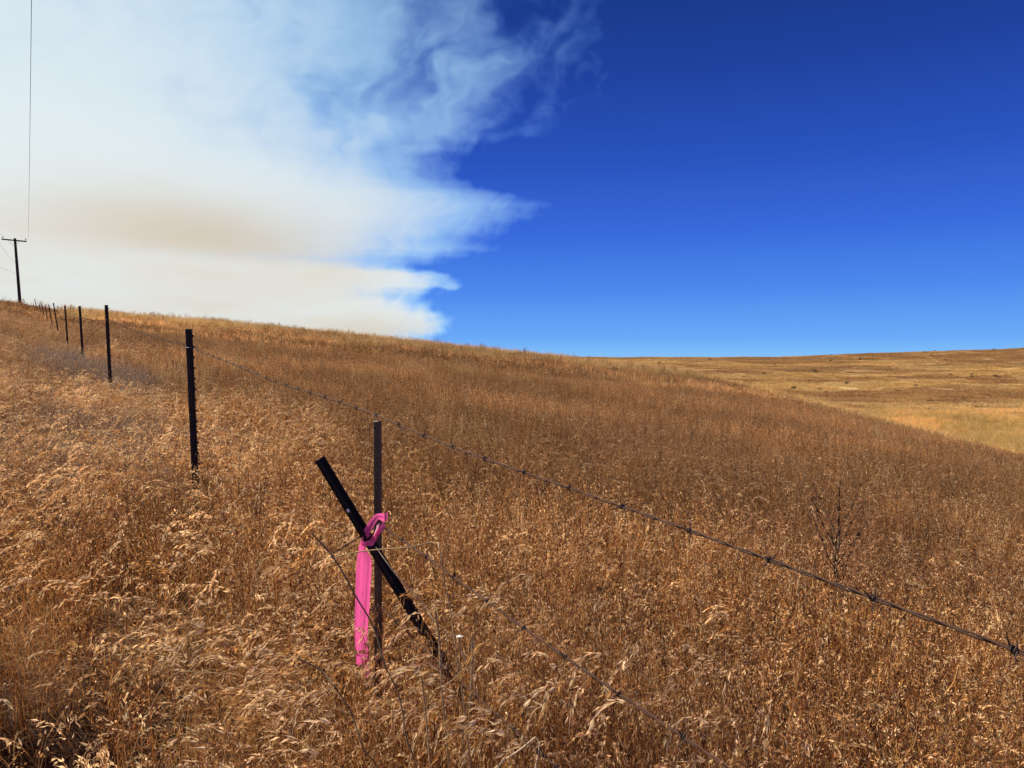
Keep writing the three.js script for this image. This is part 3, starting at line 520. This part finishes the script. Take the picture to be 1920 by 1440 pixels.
for (const [x, d, h, s] of [[2.34, 4.35, 0.62, 5], [2.62, 4.5, 0.6, 6], [1.95, 4.9, 0.6, 7], [0.62, 6.2, 0.62, 8], [-1.05, 5.6, 0.64, 9], [3.9, 6.8, 0.66, 10], [0.15, 4.2, 0.6, 11], [-0.45, 8.2, 0.66, 12], [2.2, 9.4, 0.66, 13]]) dryWeed('small dark dry weed poking out of the brown field', x, d, h, s, 7, 'dark weeds scattered in the field');
// ------------------------------------------------------------------ bushes
function bushGeo(seed, k, leafK) {
  const twig = new Leaves(), leaf = new Leaves(), r = rng(seed);
  for (let i = 0; i < 60; i++) { const d = V(r() * 2 - 1, 0.35 + r() * 1.2, r() * 2 - 1).normalize(), l = 0.30 + 0.22 * r(), e = d.clone().multiplyScalar(l); twig.strip([V(0, 0, 0), e.clone().multiplyScalar(0.5).add(V(0, 0.02, 0)), e], 0.006, rand3(r).cross(d).normalize(), tone(k, r)); for (let j = 0; j < 16; j++) leaf.bract(e.clone().multiplyScalar(0.5 + 0.55 * r()).addScaledVector(rand3(r), 0.06), rand3(r).add(V(0, 0.5, 0)).normalize(), 0.05, 0.012, 0.4, tone(leafK, r, 0.6), r); }
  return [twig.build(), leaf.build()];
}
const bushes = [bushGeo(1, [0.10, 0.07, 0.045], [0.085, 0.070, 0.035]), bushGeo(2, [0.12, 0.08, 0.07], [0.15, 0.095, 0.08]), bushGeo(3, [0.45, 0.38, 0.3], [0.55, 0.47, 0.36])];
function bush(label, x, d, s, kind, group) { const o = thing('low_bush', label, 'bush', V(x, height(x, d) - 0.02, -d), group); o.rotation.y = x * 7 + d; o.scale.set(s * 1.15, s, s * 1.15); part('twigs', bushes[kind][0], weedMat, o); part('foliage', bushes[kind][1], weedMat, o); }
bush('small dark bush on the crest of the near hill, against the smoke', -14.0, 63, 1.25, 0);
bush('small dark bush a little below the crest of the near hill', -6.5, 39, 1.0, 0);
bush('low mauve bush in the brown weeds below the dip in the skyline', 0.08, 21, 0.85, 1);
bush('dark tuft of brush on the shoulder of the near hill', 5.6, 42, 1.2, 0);
bush('pale bleached bush on the shoulder of the near hill', 6.6, 43, 0.9, 2);
{
  const r = rng(909);
  for (let i = 0; i < 70; i++) { const d = 95 + 250 * r(), s = 0.16 + 0.55 * r(); bush('dark low bush dotted on the far grassy slope', s * d, d, 0.7 + 0.8 * r(), r() < 0.7 ? 0 : 1, 'bushes dotted on the far slope'); }
  for (let i = 0; i < 14; i++) { const t = i / 13; bush('dark bush in a straggling row across the far slope', 92 + t * 34 + r() * 3, 172 - t * 3 + r() * 4, 0.7 + 0.6 * r(), 0, 'straggling row of bushes on the far slope'); }
}
// straw trampled flat round the burrow
{
  const L = new Leaves(), r = rng(333);
  for (let i = 0; i < 5200; i++) {
    const a = r() * 6.283, q = 0.22 + 0.5 * Math.sqrt(r()), x = -1.20 + Math.cos(a) * q, d = 1.98 + Math.sin(a) * q * 0.95, front = d < 1.95, y = height(x, d) + (0.03 + (front ? 0.20 : 0.26) * r()) * ss(0.20, 0.50, q), u = r() * 6.283, D = V(Math.cos(u), 0, Math.sin(u)), l = 0.07 + 0.15 * r();
    L.strip([0, 0.33, 0.66, 1].map((t) => V(x, y, -d).addScaledVector(D, l * t).add(V(0, 0.10 * t * (1 - t) + 0.07 * (r() - 0.4) * t, 0))), 0.0011, V(-D.z, 0.3, D.x).normalize(), tone(r() < 0.5 ? palette.rust : r() < 0.75 ? palette.gold : palette.pale, r, 0.5));
  }
  const o = new THREE.Mesh(L.build(), straw); o.name = 'trampled_straw'; o.castShadow = o.receiveShadow = true; o.userData.kind = 'stuff'; tag(o, 'golden straw lying flat around a dark burrow', 'straw'); scene.add(o);
}

renderer.render(scene, camera);
